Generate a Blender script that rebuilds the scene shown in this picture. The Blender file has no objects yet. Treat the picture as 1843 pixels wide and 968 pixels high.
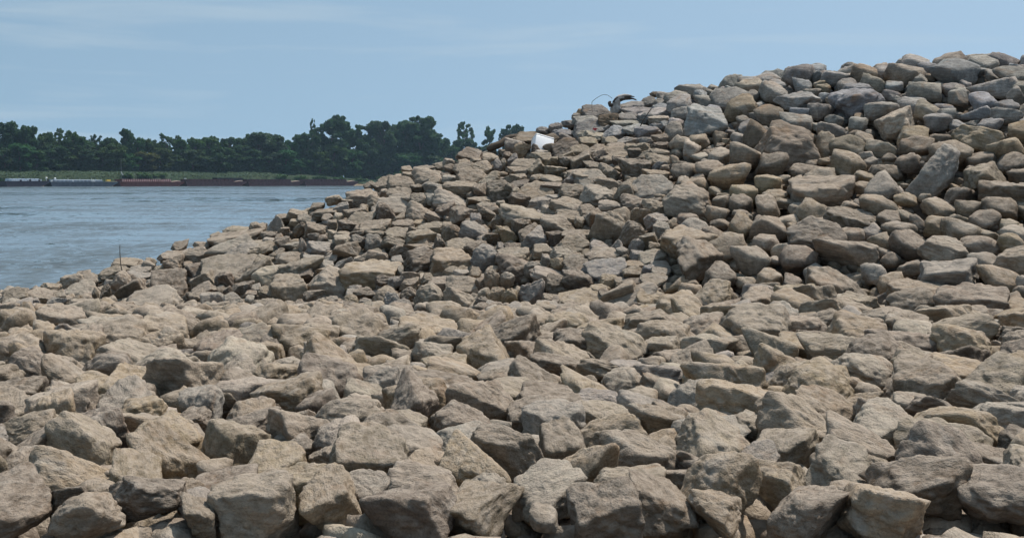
import bpy, bmesh, math, random
import numpy as np
from mathutils import Matrix, Vector, noise

R = math.radians
S = bpy.context.scene
COL = S.collection

# ------------------------------------------------------------------ camera
F, CX, HY = 1960.0, 600.0, 328.0          # focal length in photo pixels, optical axis column, horizon row
EZ = 2.5                                  # eye height above the river
cd = bpy.data.cameras.new('camera')
cam = bpy.data.objects.new('camera', cd); COL.objects.link(cam); S.camera = cam
cd.sensor_width = 36; cd.lens = F / 1843 * 36
cd.shift_x = (921.5 - CX) / 1843; cd.shift_y = -(484 - HY) / 1843
cd.clip_start = .1; cd.clip_end = 8000
cam.location = (0, 0, EZ); cam.rotation_euler = (R(90), 0, 0)

# ------------------------------------------------------------------ sky, sun, exposure
SUN_EL, SUN_AZ = R(63), R(58)             # azimuth from +Y (ahead) towards +X
w = bpy.data.worlds.new('World'); S.world = w; w.use_nodes = True
nt = w.node_tree; nt.nodes.clear()
def N(nt, t, **kw):
    n = nt.nodes.new(t)
    for k, v in kw.items(): setattr(n, k, v)
    return n
sky = N(nt, 'ShaderNodeTexSky', sky_type='NISHITA', sun_disc=False, sun_elevation=SUN_EL, sun_rotation=SUN_AZ,
        air_density=1.0, dust_density=1.5, ozone_density=1.2, altitude=50)
tc = N(nt, 'ShaderNodeTexCoord')
mp = N(nt, 'ShaderNodeMapping'); mp.inputs['Scale'].default_value = (2.2, 2.2, 22); mp.inputs['Rotation'].default_value = (0, R(3), 0)
nz = N(nt, 'ShaderNodeTexNoise'); nz.inputs['Scale'].default_value = 1.7; nz.inputs['Detail'].default_value = 7; nz.inputs['Roughness'].default_value = .55
nz.inputs['Distortion'].default_value = .4
rp = N(nt, 'ShaderNodeValToRGB'); rp.color_ramp.elements[0].position = .50; rp.color_ramp.elements[1].position = .78
ml = N(nt, 'ShaderNodeMath', operation='MULTIPLY_ADD'); ml.inputs[1].default_value = 0; ml.inputs[2].default_value = .30   # a thin veil everywhere, streaks on top
mx = N(nt, 'ShaderNodeMix', data_type='RGBA'); mx.inputs[7].default_value = (3.65, 5.4, 6.1, 1)
hs = N(nt, 'ShaderNodeHueSaturation'); hs.inputs['Saturation'].default_value = 1.0; hs.inputs['Hue'].default_value = .49
m2 = N(nt, 'ShaderNodeMath', operation='MULTIPLY'); m2.inputs[1].default_value = .45; mz = N(nt, 'ShaderNodeMix', data_type='RGBA'); mz.inputs[7].default_value = (4.7, 5.5, 6.0, 1)
bg = N(nt, 'ShaderNodeBackground'); bg.inputs['Strength'].default_value = .122
ow = N(nt, 'ShaderNodeOutputWorld')
L = nt.links.new
va = N(nt, 'ShaderNodeVectorMath', operation='ADD'); va.inputs[1].default_value = (0, 0, .25); vn = N(nt, 'ShaderNodeVectorMath', operation='NORMALIZE')
L(tc.outputs['Generated'], va.inputs[0]); L(va.outputs[0], vn.inputs[0]); L(vn.outputs[0], sky.inputs['Vector'])   # hazy summer sky: little change towards the horizon
L(tc.outputs['Generated'], mp.inputs['Vector']); L(mp.outputs[0], nz.inputs['Vector']); L(nz.outputs[0], rp.inputs[0]); L(rp.outputs[0], ml.inputs[0])
L(sky.outputs[0], hs.inputs['Color']); L(hs.outputs[0], mx.inputs[6]); L(ml.outputs[0], mx.inputs[0]); L(rp.outputs[0], m2.inputs[0]); L(m2.outputs[0], mz.inputs[0]); L(mx.outputs[2], mz.inputs[6]); L(mz.outputs[2], bg.inputs[0]); L(bg.outputs[0], ow.inputs[0])
sd = bpy.data.lights.new('sun', 'SUN'); sd.energy = 4.9; sd.angle = R(.6); sd.color = (1, .95, .87)
sun = bpy.data.objects.new('sun', sd); COL.objects.link(sun)
sv = Vector((math.sin(SUN_AZ) * math.cos(SUN_EL), math.cos(SUN_AZ) * math.cos(SUN_EL), math.sin(SUN_EL)))
sun.rotation_euler = sv.to_track_quat('Z', 'Y').to_euler(); sun.location = (40, 20, 60)
vs = S.view_settings; vs.view_transform = 'Standard'; vs.look = 'None'; vs.gamma = 1; vs.exposure = 0; vs.use_curve_mapping = False
cy = S.cycles; cy.max_bounces = 5; cy.diffuse_bounces = 2; cy.glossy_bounces = 2; cy.transmission_bounces = 2; cy.volume_bounces = 0; cy.use_adaptive_sampling = True; cy.adaptive_threshold = .04

HAZE = .00009
# ------------------------------------------------------------------ helpers
rng = np.random.default_rng(7); random.seed(7)
def tag(o, label=None, cat=None, group=None, kind=None):
    for k, v in (('label', label), ('category', cat), ('group', group), ('kind', kind)):
        if v: o[k] = v
    return o
def mesh(name, V, Fc, mat=None, smooth=False):
    me = bpy.data.meshes.new(name); me.from_pydata([tuple(v) for v in V], [], [tuple(f) for f in Fc])
    if mat: me.materials.append(mat)
    if smooth: me.shade_smooth()
    return me
def fastmesh(name, V, Fc, mat=None, smooth=False):
    """many faces of one size: V (n,3), Fc (m,k) arrays"""
    V = np.asarray(V, np.float32); Fc = np.asarray(Fc, np.int32); m, k = Fc.shape
    me = bpy.data.meshes.new(name); me.vertices.add(len(V)); me.vertices.foreach_set('co', V.ravel())
    me.loops.add(m * k); me.loops.foreach_set('vertex_index', Fc.ravel())
    me.polygons.add(m); me.polygons.foreach_set('loop_start', np.arange(0, m * k, k, dtype=np.int32))
    me.polygons.foreach_set('loop_total', np.full(m, k, np.int32))
    if mat: me.materials.append(mat)
    me.update(calc_edges=True); me.validate()
    if smooth: me.shade_smooth()
    return me
def obj(name, me, parent=None, loc=(0, 0, 0), rot=(0, 0, 0)):
    o = bpy.data.objects.new(name, me); COL.objects.link(o); o.location = loc; o.rotation_euler = rot
    if parent: o.parent = parent
    return o
def empty(name, loc=(0, 0, 0), rz=0.0):
    o = bpy.data.objects.new(name, None); COL.objects.link(o); o.location = loc; o.rotation_euler = (0, 0, rz); o.empty_display_size = .3
    return o
class MB:
    def __init__(s): s.v = []; s.f = []
    def box(s, x0, x1, y0, y1, z0, z1):
        b = len(s.v); s.v += [(x, y, z) for z in (z0, z1) for x, y in ((x0, y0), (x1, y0), (x1, y1), (x0, y1))]
        s.f += [tuple(b + i for i in q) for q in ((3, 2, 1, 0), (4, 5, 6, 7), (0, 1, 5, 4), (1, 2, 6, 5), (2, 3, 7, 6), (3, 0, 4, 7))]; return s
    def prism(s, prof, y0, y1):            # closed outline in x,z pushed along y
        b = len(s.v); n = len(prof); s.v += [(x, y0, z) for x, z in prof] + [(x, y1, z) for x, z in prof]
        s.f += [tuple(range(b + n - 1, b - 1, -1))[::-1], tuple(range(b + n, b + 2 * n))[::-1]]
        s.f += [(b + i, b + n + i, b + n + (i + 1) % n, b + (i + 1) % n) for i in range(n)]; return s
    def tube(s, pts, rad, sides=7, wob=0.0, seed=0):
        rr = random.Random(seed); pts = [Vector(p) for p in pts]; b = len(s.v); up = Vector((.3, 1, .2)).normalized()
        for i, p in enumerate(pts):
            t = (pts[min(i + 1, len(pts) - 1)] - pts[max(i - 1, 0)]).normalized(); u = t.cross(up).normalized(); v = t.cross(u)
            for k in range(sides):
                a = 2 * math.pi * k / sides; r = rad[i] * (1 + wob * rr.uniform(-1, 1)); s.v.append(tuple(p + u * math.cos(a) * r + v * math.sin(a) * r))
        for i in range(len(pts) - 1):
            for k in range(sides): s.f.append((b + i * sides + k, b + i * sides + (k + 1) % sides, b + (i + 1) * sides + (k + 1) % sides, b + (i + 1) * sides + k))
        s.f += [tuple(range(b, b + sides))[::-1], tuple(range(b + (len(pts) - 1) * sides, b + len(pts) * sides))]; return s
    def build(s, name, mat, parent=None, loc=(0, 0, 0), smooth=False, rot=(0, 0, 0)):
        me = mesh(name, s.v, s.f, mat, smooth); bm = bmesh.new(); bm.from_mesh(me); bmesh.ops.recalc_face_normals(bm, faces=bm.faces); bm.to_mesh(me); bm.free()
        return obj(name, me, parent, loc, rot)
def spline(pts, n):
    P = np.array(pts, float); t = np.linspace(0, len(P) - 1, n); out = []
    for q in t:
        i = min(int(q), len(P) - 2); f = q - i; p0, p1, p2, p3 = P[max(i - 1, 0)], P[i], P[i + 1], P[min(i + 2, len(P) - 1)]
        out.append(.5 * (2 * p1 + (p2 - p0) * f + (2 * p0 - 5 * p1 + 4 * p2 - p3) * f * f + (3 * p1 - p0 - 3 * p2 + p3) * f ** 3))
    return out
def P(px, py, d): return Vector(((px - CX) / F * d, d, EZ - (py - HY) / F * d))

# ------------------------------------------------------------------ materials
def newmat(name):
    m = bpy.data.materials.new(name); m.use_nodes = True; t = m.node_tree; b = t.nodes['Principled BSDF']
    b.inputs['Specular IOR Level'].default_value = .25; b.inputs['Roughness'].default_value = .85
    return m, t, b
def plain(name, col, rough=.6, var=.25, scale=3.0, bump=0.0, spec=.3, metal=0):
    m, t, b = newmat(name); l = t.links.new
    tc = N(t, 'ShaderNodeTexCoord'); n = N(t, 'ShaderNodeTexNoise'); n.inputs['Scale'].default_value = scale; n.inputs['Detail'].default_value = 6
    r = N(t, 'ShaderNodeValToRGB'); r.color_ramp.elements[0].position = .3; r.color_ramp.elements[1].position = .7
    r.color_ramp.elements[0].color = tuple(c * (1 - var) for c in col) + (1,); r.color_ramp.elements[1].color = tuple(min(1, c * (1 + var)) for c in col) + (1,)
    l(tc.outputs['Object'], n.inputs['Vector']); l(n.outputs[0], r.inputs[0]); l(r.outputs[0], b.inputs['Base Color'])
    b.inputs['Roughness'].default_value = rough; b.inputs['Specular IOR Level'].default_value = spec; b.inputs['Metallic'].default_value = metal
    if bump:
        bp = N(t, 'ShaderNodeBump'); bp.inputs['Strength'].default_value = bump; bp.inputs['Distance'].default_value = .02; l(n.outputs[0], bp.inputs['Height']); l(bp.outputs[0], b.inputs['Normal'])
    return m
def rock_material(name, from_attr):
    m, t, b = newmat(name); l = t.links.new
    tc = N(t, 'ShaderNodeTexCoord'); geo = N(t, 'ShaderNodeNewGeometry'); oi = N(t, 'ShaderNodeObjectInfo')
    if from_attr:
        ca = N(t, 'ShaderNodeAttribute', attribute_name='tone'); colour = ca.outputs['Color']; vec = tc.outputs['Object']; k = 1.6
    else:
        colour = oi.outputs['Color']; k = 1.0
        ad = N(t, 'ShaderNodeVectorMath', operation='ADD'); sc = N(t, 'ShaderNodeVectorMath', operation='SCALE'); sc.inputs[0].default_value = (91, 57, 33)
        l(oi.outputs['Random'], sc.inputs['Scale']); l(tc.outputs['Object'], ad.inputs[0]); l(sc.outputs[0], ad.inputs[1]); vec = ad.outputs[0]
    def noi(s, d=6, r=.6, dist=0):
        n = N(t, 'ShaderNodeTexNoise'); n.inputs['Scale'].default_value = s * k; n.inputs['Detail'].default_value = d; n.inputs['Roughness'].default_value = r; n.inputs['Distortion'].default_value = dist
        l(vec, n.inputs['Vector']); return n.outputs[0]
    def ramp(src, p0, p1, c0, c1):
        r = N(t, 'ShaderNodeValToRGB'); r.color_ramp.elements[0].position = p0; r.color_ramp.elements[1].position = p1
        r.color_ramp.elements[0].color = (*c0, 1) if not isinstance(c0, float) else (c0, c0, c0, 1); r.color_ramp.elements[1].color = (*c1, 1) if not isinstance(c1, float) else (c1, c1, c1, 1)
        l(src, r.inputs[0]); return r.outputs[0]
    def mul(a, c):
        x = N(t, 'ShaderNodeMix', data_type='RGBA', blend_type='MULTIPLY'); x.inputs[0].default_value = 1; l(a, x.inputs[6]); l(c, x.inputs[7]); return x.outputs[2]
    big = noi(2.2, 3, .6, .6); mid = noi(7, 5, .65); fine = noi(34, 3, .7)
    c = mul(colour, ramp(big, .3, .72, (.62, .60, .58), (1.18, 1.15, 1.1)))
    c = mul(c, ramp(mid, .3, .72, (.72, .71, .70), (1.2, 1.2, 1.2)))
    c = mul(c, ramp(fine, .32, .68, (.8, .8, .8), (1.14, 1.14, 1.14)))
    st = noi(1.3, 4, .65, .8)
    x1 = N(t, 'ShaderNodeMix', data_type='RGBA'); x1.inputs[7].default_value = (.25, .155, .09, 1); l(ramp(st, .56, .70, 0.0, .55), x1.inputs[0]); l(c, x1.inputs[6]); c = x1.outputs[2]
    x2 = N(t, 'ShaderNodeMix', data_type='RGBA'); x2.inputs[7].default_value = (.46, .42, .37, 1); l(ramp(st, .30, .42, .5, 0.0), x2.inputs[0]); l(c, x2.inputs[6]); c = x2.outputs[2]
    # strata: faint bedding lines with a direction of their own
    wv = N(t, 'ShaderNodeTexWave', wave_type='BANDS', bands_direction='Z'); wv.inputs['Scale'].default_value = 3.2 * k; wv.inputs['Distortion'].default_value = 7; wv.inputs['Detail'].default_value = 4
    l(vec, wv.inputs['Vector']); c = mul(c, ramp(wv.outputs['Fac'], .0, .5, (.86, .85, .84), (1.0, 1.0, 1.0)))
    # river silt lying on the tops of the stones below the flood line
    sx = N(t, 'ShaderNodeSeparateXYZ'); l(geo.outputs['Normal'], sx.inputs[0])
    sp = N(t, 'ShaderNodeSeparateXYZ'); l(geo.outputs['Position'], sp.inputs[0])
    up = N(t, 'ShaderNodeMapRange'); up.inputs[1].default_value = -.05; up.inputs[2].default_value = .75; l(sx.outputs['Z'], up.inputs[0])
    fl = N(t, 'ShaderNodeMapRange'); fl.inputs[1].default_value = EZ + 1.3; fl.inputs[2].default_value = EZ + .55; l(sp.outputs['Z'], fl.inputs[0])
    a = N(t, 'ShaderNodeMath', operation='MULTIPLY'); l(up.outputs[0], a.inputs[0]); l(fl.outputs[0], a.inputs[1])
    a2 = N(t, 'ShaderNodeMath', operation='MULTIPLY'); l(a.outputs[0], a2.inputs[0]); l(ramp(mid, .34, .62, .12, .72), a2.inputs[1])
    x = N(t, 'ShaderNodeMix', data_type='RGBA'); x.inputs[7].default_value = SILT; l(a2.outputs[0], x.inputs[0]); l(c, x.inputs[6])
    l(x.outputs[2], b.inputs['Base Color']); b.inputs['Roughness'].default_value = .92; b.inputs['Specular IOR Level'].default_value = .12
    # relief: grain, pits and cracks
    vo = N(t, 'ShaderNodeTexVoronoi', feature='DISTANCE_TO_EDGE'); vo.inputs['Scale'].default_value = 2.3 * k; l(vec, vo.inputs['Vector'])
    dv = N(t, 'ShaderNodeVectorMath', operation='ADD'); nv = N(t, 'ShaderNodeTexNoise'); nv.inputs['Scale'].default_value = 3 * k; l(vec, nv.inputs['Vector']); l(vec, dv.inputs[0]); l(nv.outputs['Color'], dv.inputs[1]); l(dv.outputs[0], vo.inputs['Vector'])
    cr = ramp(vo.outputs['Distance'], .0, .035, 0.0, 1.0)
    b1 = N(t, 'ShaderNodeBump'); b1.inputs['Strength'].default_value = .28; b1.inputs['Distance'].default_value = .02; l(cr, b1.inputs['Height'])
    b2 = N(t, 'ShaderNodeBump'); b2.inputs['Strength'].default_value = .75; b2.inputs['Distance'].default_value = .05; l(mid, b2.inputs['Height']); l(b1.outputs[0], b2.inputs['Normal'])
    b3 = N(t, 'ShaderNodeBump'); b3.inputs['Strength'].default_value = .5; b3.inputs['Distance'].default_value = .012; l(fine, b3.inputs['Height']); l(b2.outputs[0], b3.inputs['Normal'])
    l(b3.outputs[0], b.inputs['Normal'])
    return m
SILT = (.352, .296, .243, 1)
TONE = {'t': (.305, .255, .20), 'd': (.185, .15, .12), 'g': (.345, .322, .30), 'p': (.42, .37, .31), 'b': (.325, .325, .33), 'y': (.35, .275, .19)}
TONE = {k: tuple(c * .94 for c in v) for k, v in TONE.items()}
WORD = {'t': 'tan', 'd': 'dark brown', 'g': 'grey', 'p': 'pale', 'b': 'bluish grey', 'y': 'yellowish tan'}
M_rock = rock_material('rock', False); M_rubble = rock_material('rubble', True)
def leaf_material(name):
    m, t, b = newmat(name); l = t.links.new
    oi = N(t, 'ShaderNodeObjectInfo'); tc = N(t, 'ShaderNodeTexCoord'); n = N(t, 'ShaderNodeTexNoise'); n.inputs['Scale'].default_value = .35; n.inputs['Detail'].default_value = 5
    l(tc.outputs['Object'], n.inputs['Vector']); r = N(t, 'ShaderNodeValToRGB'); r.color_ramp.elements[0].position = .3; r.color_ramp.elements[1].position = .7
    r.color_ramp.elements[0].color = (.6, .62, .62, 1); r.color_ramp.elements[1].color = (1.35, 1.35, 1.25, 1); l(n.outputs[0], r.inputs[0])
    x = N(t, 'ShaderNodeMix', data_type='RGBA', blend_type='MULTIPLY'); x.inputs[0].default_value = 1; l(oi.outputs['Color'], x.inputs[6]); l(r.outputs[0], x.inputs[7]); l(x.outputs[2], b.inputs['Base Color'])
    b.inputs['Roughness'].default_value = .7; b.inputs['Specular IOR Level'].default_value = .15
    tr = N(t, 'ShaderNodeBsdfTranslucent'); tm = N(t, 'ShaderNodeMix', data_type='RGBA', blend_type='MULTIPLY'); tm.inputs[0].default_value = 1; tm.inputs[7].default_value = (1.15, 1.5, .8, 1); l(x.outputs[2], tm.inputs[6]); l(tm.outputs[2], tr.inputs[0])
    ms = N(t, 'ShaderNodeMixShader'); ms.inputs[0].default_value = .32; l(b.outputs[0], ms.inputs[1]); l(tr.outputs[0], ms.inputs[2]); l(ms.outputs[0], t.nodes['Material Output'].inputs[0])
    return m
M_leaf = leaf_material('leaf'); M_bark = plain('bark', (.13, .11, .09), .9, .4, 2)

# ------------------------------------------------------------------ the rock bank: its shape
PA, PB, PC = .26, .35, 9.2                 # rise to the right, rise away, depth of the slope plane below the eye
CREST = [(-900, 800), (-200, 590), (0, 530), (60, 512), (130, 496), (200, 482), (280, 458), (330, 440), (400, 420), (450, 398), (520, 378), (560, 366), (600, 354), (650, 338),
         (700, 322), (760, 304), (830, 275), (900, 255), (960, 238), (1030, 212), (1100, 192), (1160, 178), (1200, 168), (1300, 146), (1400, 130), (1500, 118), (1650, 106), (1843, 98), (2300, 90), (3500, 80)]
crx = np.array([c[0] for c in CREST], float); cry = np.array([c[1] for c in CREST], float)
def crest_d(px):
    v = (np.interp(px, crx, cry) - HY) / F; u = (np.asarray(px, float) - CX) / F
    return np.clip(PC / np.maximum(PA * u + PB + v, .05), 8, 60)
def face(x, y):                            # slope and the low apron in front of it, without the far side
    s = EZ - PC + PA * x + PB * y
    ap = .95 - .032 * y - .3 * np.maximum(0, -(x + .36 * y + 2.2)) + .05 * np.maximum(0, x - 2)
    k = .3; h = np.clip(.5 + .5 * (s - ap) / k, 0, 1)
    return ap * (1 - h) + s * h + k * h * (1 - h)
def bank(x, y):
    x = np.asarray(x, float); y = np.asarray(y, float); px = CX + F * x / np.maximum(y, .5)
    yc = crest_d(px); over = np.maximum(0, y - yc); yy = np.minimum(y, yc)
    return face(x * np.where(over > 0, yy / np.maximum(y, .5), 1), yy) - .42 * over
def hit(px, py, lift=0.0):
    u = (px - CX) / F; v = (py - HY) / F; yc = float(crest_d(px)); ys = np.arange(4, yc, .04)
    zr = EZ - v * ys; zb = face(u * ys, ys) + lift; i = np.argmax(zr < zb)
    return float(ys[i]) if (zr < zb).any() else yc
def project(x, y, z): return CX + F * x / y, HY + F * (EZ - z) / y

gx = np.concatenate([np.arange(-40, -14, 2.), np.arange(-14, 24, .4), np.arange(24, 62, 2.)]); gy = np.concatenate([np.arange(-12, 3, 1.), np.arange(3, 34, .4), np.arange(34, 80, 2.)])
X, Y = np.meshgrid(gx, gy); Z = bank(X, Y) - .25
Z = np.maximum(Z + .05 * np.sin(X * 3.1 + Y * 1.7) * np.cos(Y * 2.3), -4)
nx, ny = len(gx), len(gy); idx = np.arange(nx * ny).reshape(ny, nx)
M_soil = plain('bank_soil', (.13, .10, .075), .95, .45, 5, .5, .1)
q = np.stack([idx[:-1, :-1], idx[:-1, 1:], idx[1:, 1:], idx[1:, :-1]], -1).reshape(-1, 4)
tag(obj('bank_ground', fastmesh('bank_ground', np.stack([X, Y, Z], -1).reshape(-1, 3), q, M_soil, True)), kind='structure')

# ------------------------------------------------------------------ the river
def river_material():
    m, t, b = newmat('river'); l = t.links.new
    geo = N(t, 'ShaderNodeNewGeometry')
    def noi(sx, sy, d, dist=0.0, rough=.5, rot=0.0, out=0):
        mp = N(t, 'ShaderNodeMapping'); mp.inputs['Scale'].default_value = (sx, sy, 1); mp.inputs['Rotation'].default_value = (0, 0, rot); n = N(t, 'ShaderNodeTexNoise'); n.inputs['Scale'].default_value = 1; n.inputs['Detail'].default_value = d
        n.inputs['Distortion'].default_value = dist; n.inputs['Roughness'].default_value = rough; l(geo.outputs['Position'], mp.inputs['Vector']); l(mp.outputs[0], n.inputs['Vector']); return n.outputs[out]
    def rng_(src, a, b_, c, d):
        r = N(t, 'ShaderNodeMapRange'); r.inputs[1].default_value = a; r.inputs[2].default_value = b_; r.inputs[3].default_value = c; r.inputs[4].default_value = d; l(src, r.inputs[0]); return r.outputs[0]
    def mul(a, c):
        x = N(t, 'ShaderNodeMath', operation='MULTIPLY'); l(a, x.inputs[0]); l(c, x.inputs[1]); return x.outputs[0]
    # gusts: long rougher and smoother stretches lying across the river, and smaller cat's-paws in them
    amp = mul(rng_(noi(.010, .035, 3, 1.0), .40, .60, .14, 1.5), rng_(noi(.07, .16, 4, .8, .6), .36, .64, .2, 1.7))
    amp = mul(amp, rng_(noi(.55, .09, 3, .5, .6), .38, .62, .45, 1.5))
    def tilt(sx, sy, d, k, rot):                       # slope of the ripples, straight from noise, so that it holds at any distance
        v = N(t, 'ShaderNodeVectorMath', operation='SUBTRACT'); l(noi(sx, sy, d, .3, .55, rot, 1), v.inputs[0]); v.inputs[1].default_value = (.5, .62, .5)
        w_ = N(t, 'ShaderNodeVectorMath', operation='MULTIPLY'); l(v.outputs[0], w_.inputs[0]); w_.inputs[1].default_value = (k * .55, k, 0); return w_.outputs[0]
    a = N(t, 'ShaderNodeVectorMath', operation='ADD'); l(tilt(2.4, 1.8, 3, .95, .15), a.inputs[0]); l(tilt(.45, 1.0, 2, .48, -.1), a.inputs[1])
    s = N(t, 'ShaderNodeVectorMath', operation='SCALE'); l(a.outputs[0], s.inputs[0]); l(amp, s.inputs['Scale'])
    u = N(t, 'ShaderNodeVectorMath', operation='ADD'); l(s.outputs[0], u.inputs[0]); u.inputs[1].default_value = (0, 0, 1)
    nn = N(t, 'ShaderNodeVectorMath', operation='NORMALIZE'); l(u.outputs[0], nn.inputs[0]); l(nn.outputs[0], b.inputs['Normal'])
    b.inputs['Base Color'].default_value = (.10, .125, .14, 1); b.inputs['Roughness'].default_value = .06; b.inputs['IOR'].default_value = 1.75; b.inputs['Specular IOR Level'].default_value = .5
    return m
wx = [-1500, -300, -100, -40, 0, 60, 300, 1500]; wy = [-60, 10, 60, 200, 500, 760, 960]
V = [(x, y, 0) for y in wy for x in wx]; nW = len(wx)
Fq = [(j * nW + i, j * nW + i + 1, (j + 1) * nW + i + 1, (j + 1) * nW + i) for j in range(len(wy) - 1) for i in range(nW - 1)]
tag(obj('river', mesh('river', V, Fq, river_material())), kind='structure')

# ------------------------------------------------------------------ far bank
bdx = [-2500, -700, -300, 10, 645, 800, 950, 1300, 2000, 4500]; bdd = [470, 500, 546, 598, 742, 765, 780, 800, 830, 860]
def barge_d(px): return float(np.interp(px, bdx, bdd))
prof = [(12, -1.2), (15, .5), (19, 2.4), (26, 6.2), (38, 8.6), (60, 9.2), (120, 9.5), (900, 10)]
pxs = np.concatenate([np.arange(-900, -60, 40), np.arange(-60, 1000, 5), np.arange(1000, 2600, 60)]); V = []
for px in pxs:
    for k, (o, z) in enumerate(prof):
        d = barge_d(px) + o; f = min(1, max(.25, (760 - px) / 260)) if px > 500 else 1
        V.append(((px - CX) / F * d, d, (z if z < 1 else 1 + (z - 1) * f) + (.35 * noise.noise((px * .11, o * .2, 3)) if 0 < k < 6 else 0)))
n = len(prof); Fq = [(i * n + k, (i + 1) * n + k, (i + 1) * n + k + 1, i * n + k + 1) for i in range(len(pxs) - 1) for k in range(n - 1)]
def farbank_material():
    m, t, b = newmat('far_bank'); l = t.links.new; geo = N(t, 'ShaderNodeNewGeometry'); s = N(t, 'ShaderNodeSeparateXYZ'); l(geo.outputs['Position'], s.inputs[0])
    n1 = N(t, 'ShaderNodeTexNoise'); n1.inputs['Scale'].default_value = .12; n1.inputs['Detail'].default_value = 6; l(geo.outputs['Position'], n1.inputs['Vector'])
    g = N(t, 'ShaderNodeValToRGB'); g.color_ramp.elements[0].position = .35; g.color_ramp.elements[1].position = .68; g.color_ramp.elements[0].color = (.034, .056, .024, 1); g.color_ramp.elements[1].color = (.05, .062, .03, 1); l(n1.outputs[0], g.inputs[0])
    mr = N(t, 'ShaderNodeMapRange'); mr.inputs[1].default_value = 1.0; mr.inputs[2].default_value = 2.4; l(s.outputs['Z'], mr.inputs[0])
    x = N(t, 'ShaderNodeMix', data_type='RGBA'); x.inputs[6].default_value = (.20, .15, .10, 1); l(g.outputs[0], x.inputs[7]); l(mr.outputs[0], x.inputs[0]); l(x.outputs[2], b.inputs['Base Color']); b.inputs['Roughness'].default_value = .95
    return m
tag(obj('far_bank', mesh('far_bank', V, Fq, farbank_material(), True)), kind='structure')
def far_z(px, o):
    f = min(1, max(.25, (760 - px) / 260)) if px > 500 else 1; z = float(np.interp(o, [p[0] for p in prof], [p[1] for p in prof])); return z if z < 1 else 1 + (z - 1) * f

# leaf faces: quads given by centres, normals and sizes
def quads(C, Nn, size, asp=1.0):
    C = np.asarray(C); Nn = Nn / np.maximum(np.linalg.norm(Nn, axis=1, keepdims=True), 1e-6)
    a = np.cross(Nn, rng.normal(size=C.shape)); a /= np.maximum(np.linalg.norm(a, axis=1, keepdims=True), 1e-6); b = np.cross(Nn, a)
    s = np.asarray(size).reshape(-1, 1) * np.ones((len(C), 1)); a = a * s * .5; b = b * s * .5 * asp
    V = np.stack([C - a - b, C + a - b * .6, C + a * .8 + b, C - a * .7 + b * .8], 1).reshape(-1, 3)
    return V, np.arange(len(V)).reshape(-1, 4)
def lobes_to_leaves(lobes, per, size):
    Cs, Ns = [], []; small = []
    for (c, r) in lobes:
        small.append((c, tuple(x * .72 for x in r)))
        for q_ in range(7):
            v = rng.normal(size=3); v[2] = abs(v[2]) * 1.1 - .25; v /= np.linalg.norm(v); small.append((tuple(np.array(c) + v * np.array(r) * .72), tuple(x * rng.uniform(.26, .5) for x in r)))
    for (c, r) in small:
        k = max(6, int(per * (r[0] * r[2]) / 6)); v = rng.normal(size=(k, 3)); v /= np.linalg.norm(v, axis=1, keepdims=True)
        rad = np.cbrt(rng.uniform(.35, 1.12, size=(k, 1))); Cs.append(np.array(c) + v * rad * np.array(r)); Ns.append(v * 1.0 + rng.normal(size=(k, 3)) * .75 + np.array((0, 0, .45)))
    C = np.concatenate(Cs); Nn = np.concatenate(Ns); return quads(C, Nn, rng.uniform(.6, 1.3, len(C)) * size)
def envelope(kind, t):
    if kind == 'full': return .5 * max(.1, math.sqrt(max(0, 1 - ((t - .46) / .58) ** 2)))
    if kind == 'tall': return .5 * float(np.interp(t, [0, .12, .35, .7, .9, 1], [.55, .75, .88, 1, .95, .7]))
    if kind == 'open': return .5 * float(np.interp(t, [0, .3, .4, .7, .92, 1], [.5, .5, .6, 1, .85, .45]))
    if kind == 'umbrella': return .5 * float(np.interp(t, [0, .4, .5, .8, 1], [.45, .5, .7, 1.0, .55]))
    return .5 * float(np.interp(t, [0, .3, .6, 1], [.6, .45, .55, .4]))        # snag: thin and ragged
TREE_H = {'full': 22., 'tall': 27., 'open': 30., 'umbrella': 22., 'snag': 34.}
def make_tree(kind, seed, Wd=16.):
    global rng; Hd = TREE_H[kind]; rng = np.random.default_rng(seed); nl = {'full': 40, 'tall': 46, 'open': 64, 'umbrella': 40, 'snag': 40}[kind]; lobes = []
    for i in range(nl):
        t = (i + rng.uniform(0, 1)) / nl * .93 + .02; e = envelope(kind, t) * Wd; a = rng.uniform(0, 2 * math.pi); rr = e * math.sqrt(rng.uniform(.08, 1)) * .86
        if kind == 'open' and .30 < t < .38: continue
        s = rng.uniform(1.5, 3.1) * (.58 if kind in ('open', 'snag') else 1.05)
        lobes.append(((rr * math.cos(a), rr * math.sin(a), min(t * Hd, Hd - s * .8)), (s * 1.15, s * 1.15, s * .9)))
    for i in range(7):                                                            # sprigs breaking the outline at the top
        a = rng.uniform(0, 6.28); t = rng.uniform(.80, .99); e = envelope(kind, t) * Wd * rng.uniform(.3, .9); s = rng.uniform(.7, 1.2); lobes.append(((e * math.cos(a), e * math.sin(a), t * Hd), (s, s, s)))
    V, Fc = lobes_to_leaves(lobes, 250 if kind not in ('open', 'snag') else 200, .78)
    crown = fastmesh('crown_' + kind, V, Fc, M_leaf)
    mb = MB(); top = Hd * .9; bend = [(rng.normal() * .3, rng.normal() * .3, top * k / 6) for k in range(7)]; bend[0] = (0, 0, -1.0)
    mb.tube(bend, [.55 * (1 - k / 7.5) for k in range(7)], 7)
    for (c, r) in lobes[::2]:
        z0 = max(2, c[2] * .72); b0 = Vector(bend[min(6, int(z0 / top * 6))]); b0.z = z0; cv = Vector(c); m_ = b0.lerp(cv, .5) + Vector((0, 0, .6)); mb.tube([b0, m_, cv], [.16, .11, .04], 4)
    me = mesh('trunk_' + kind, mb.v, mb.f, M_bark); return crown, me
KINDS = {}
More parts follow.
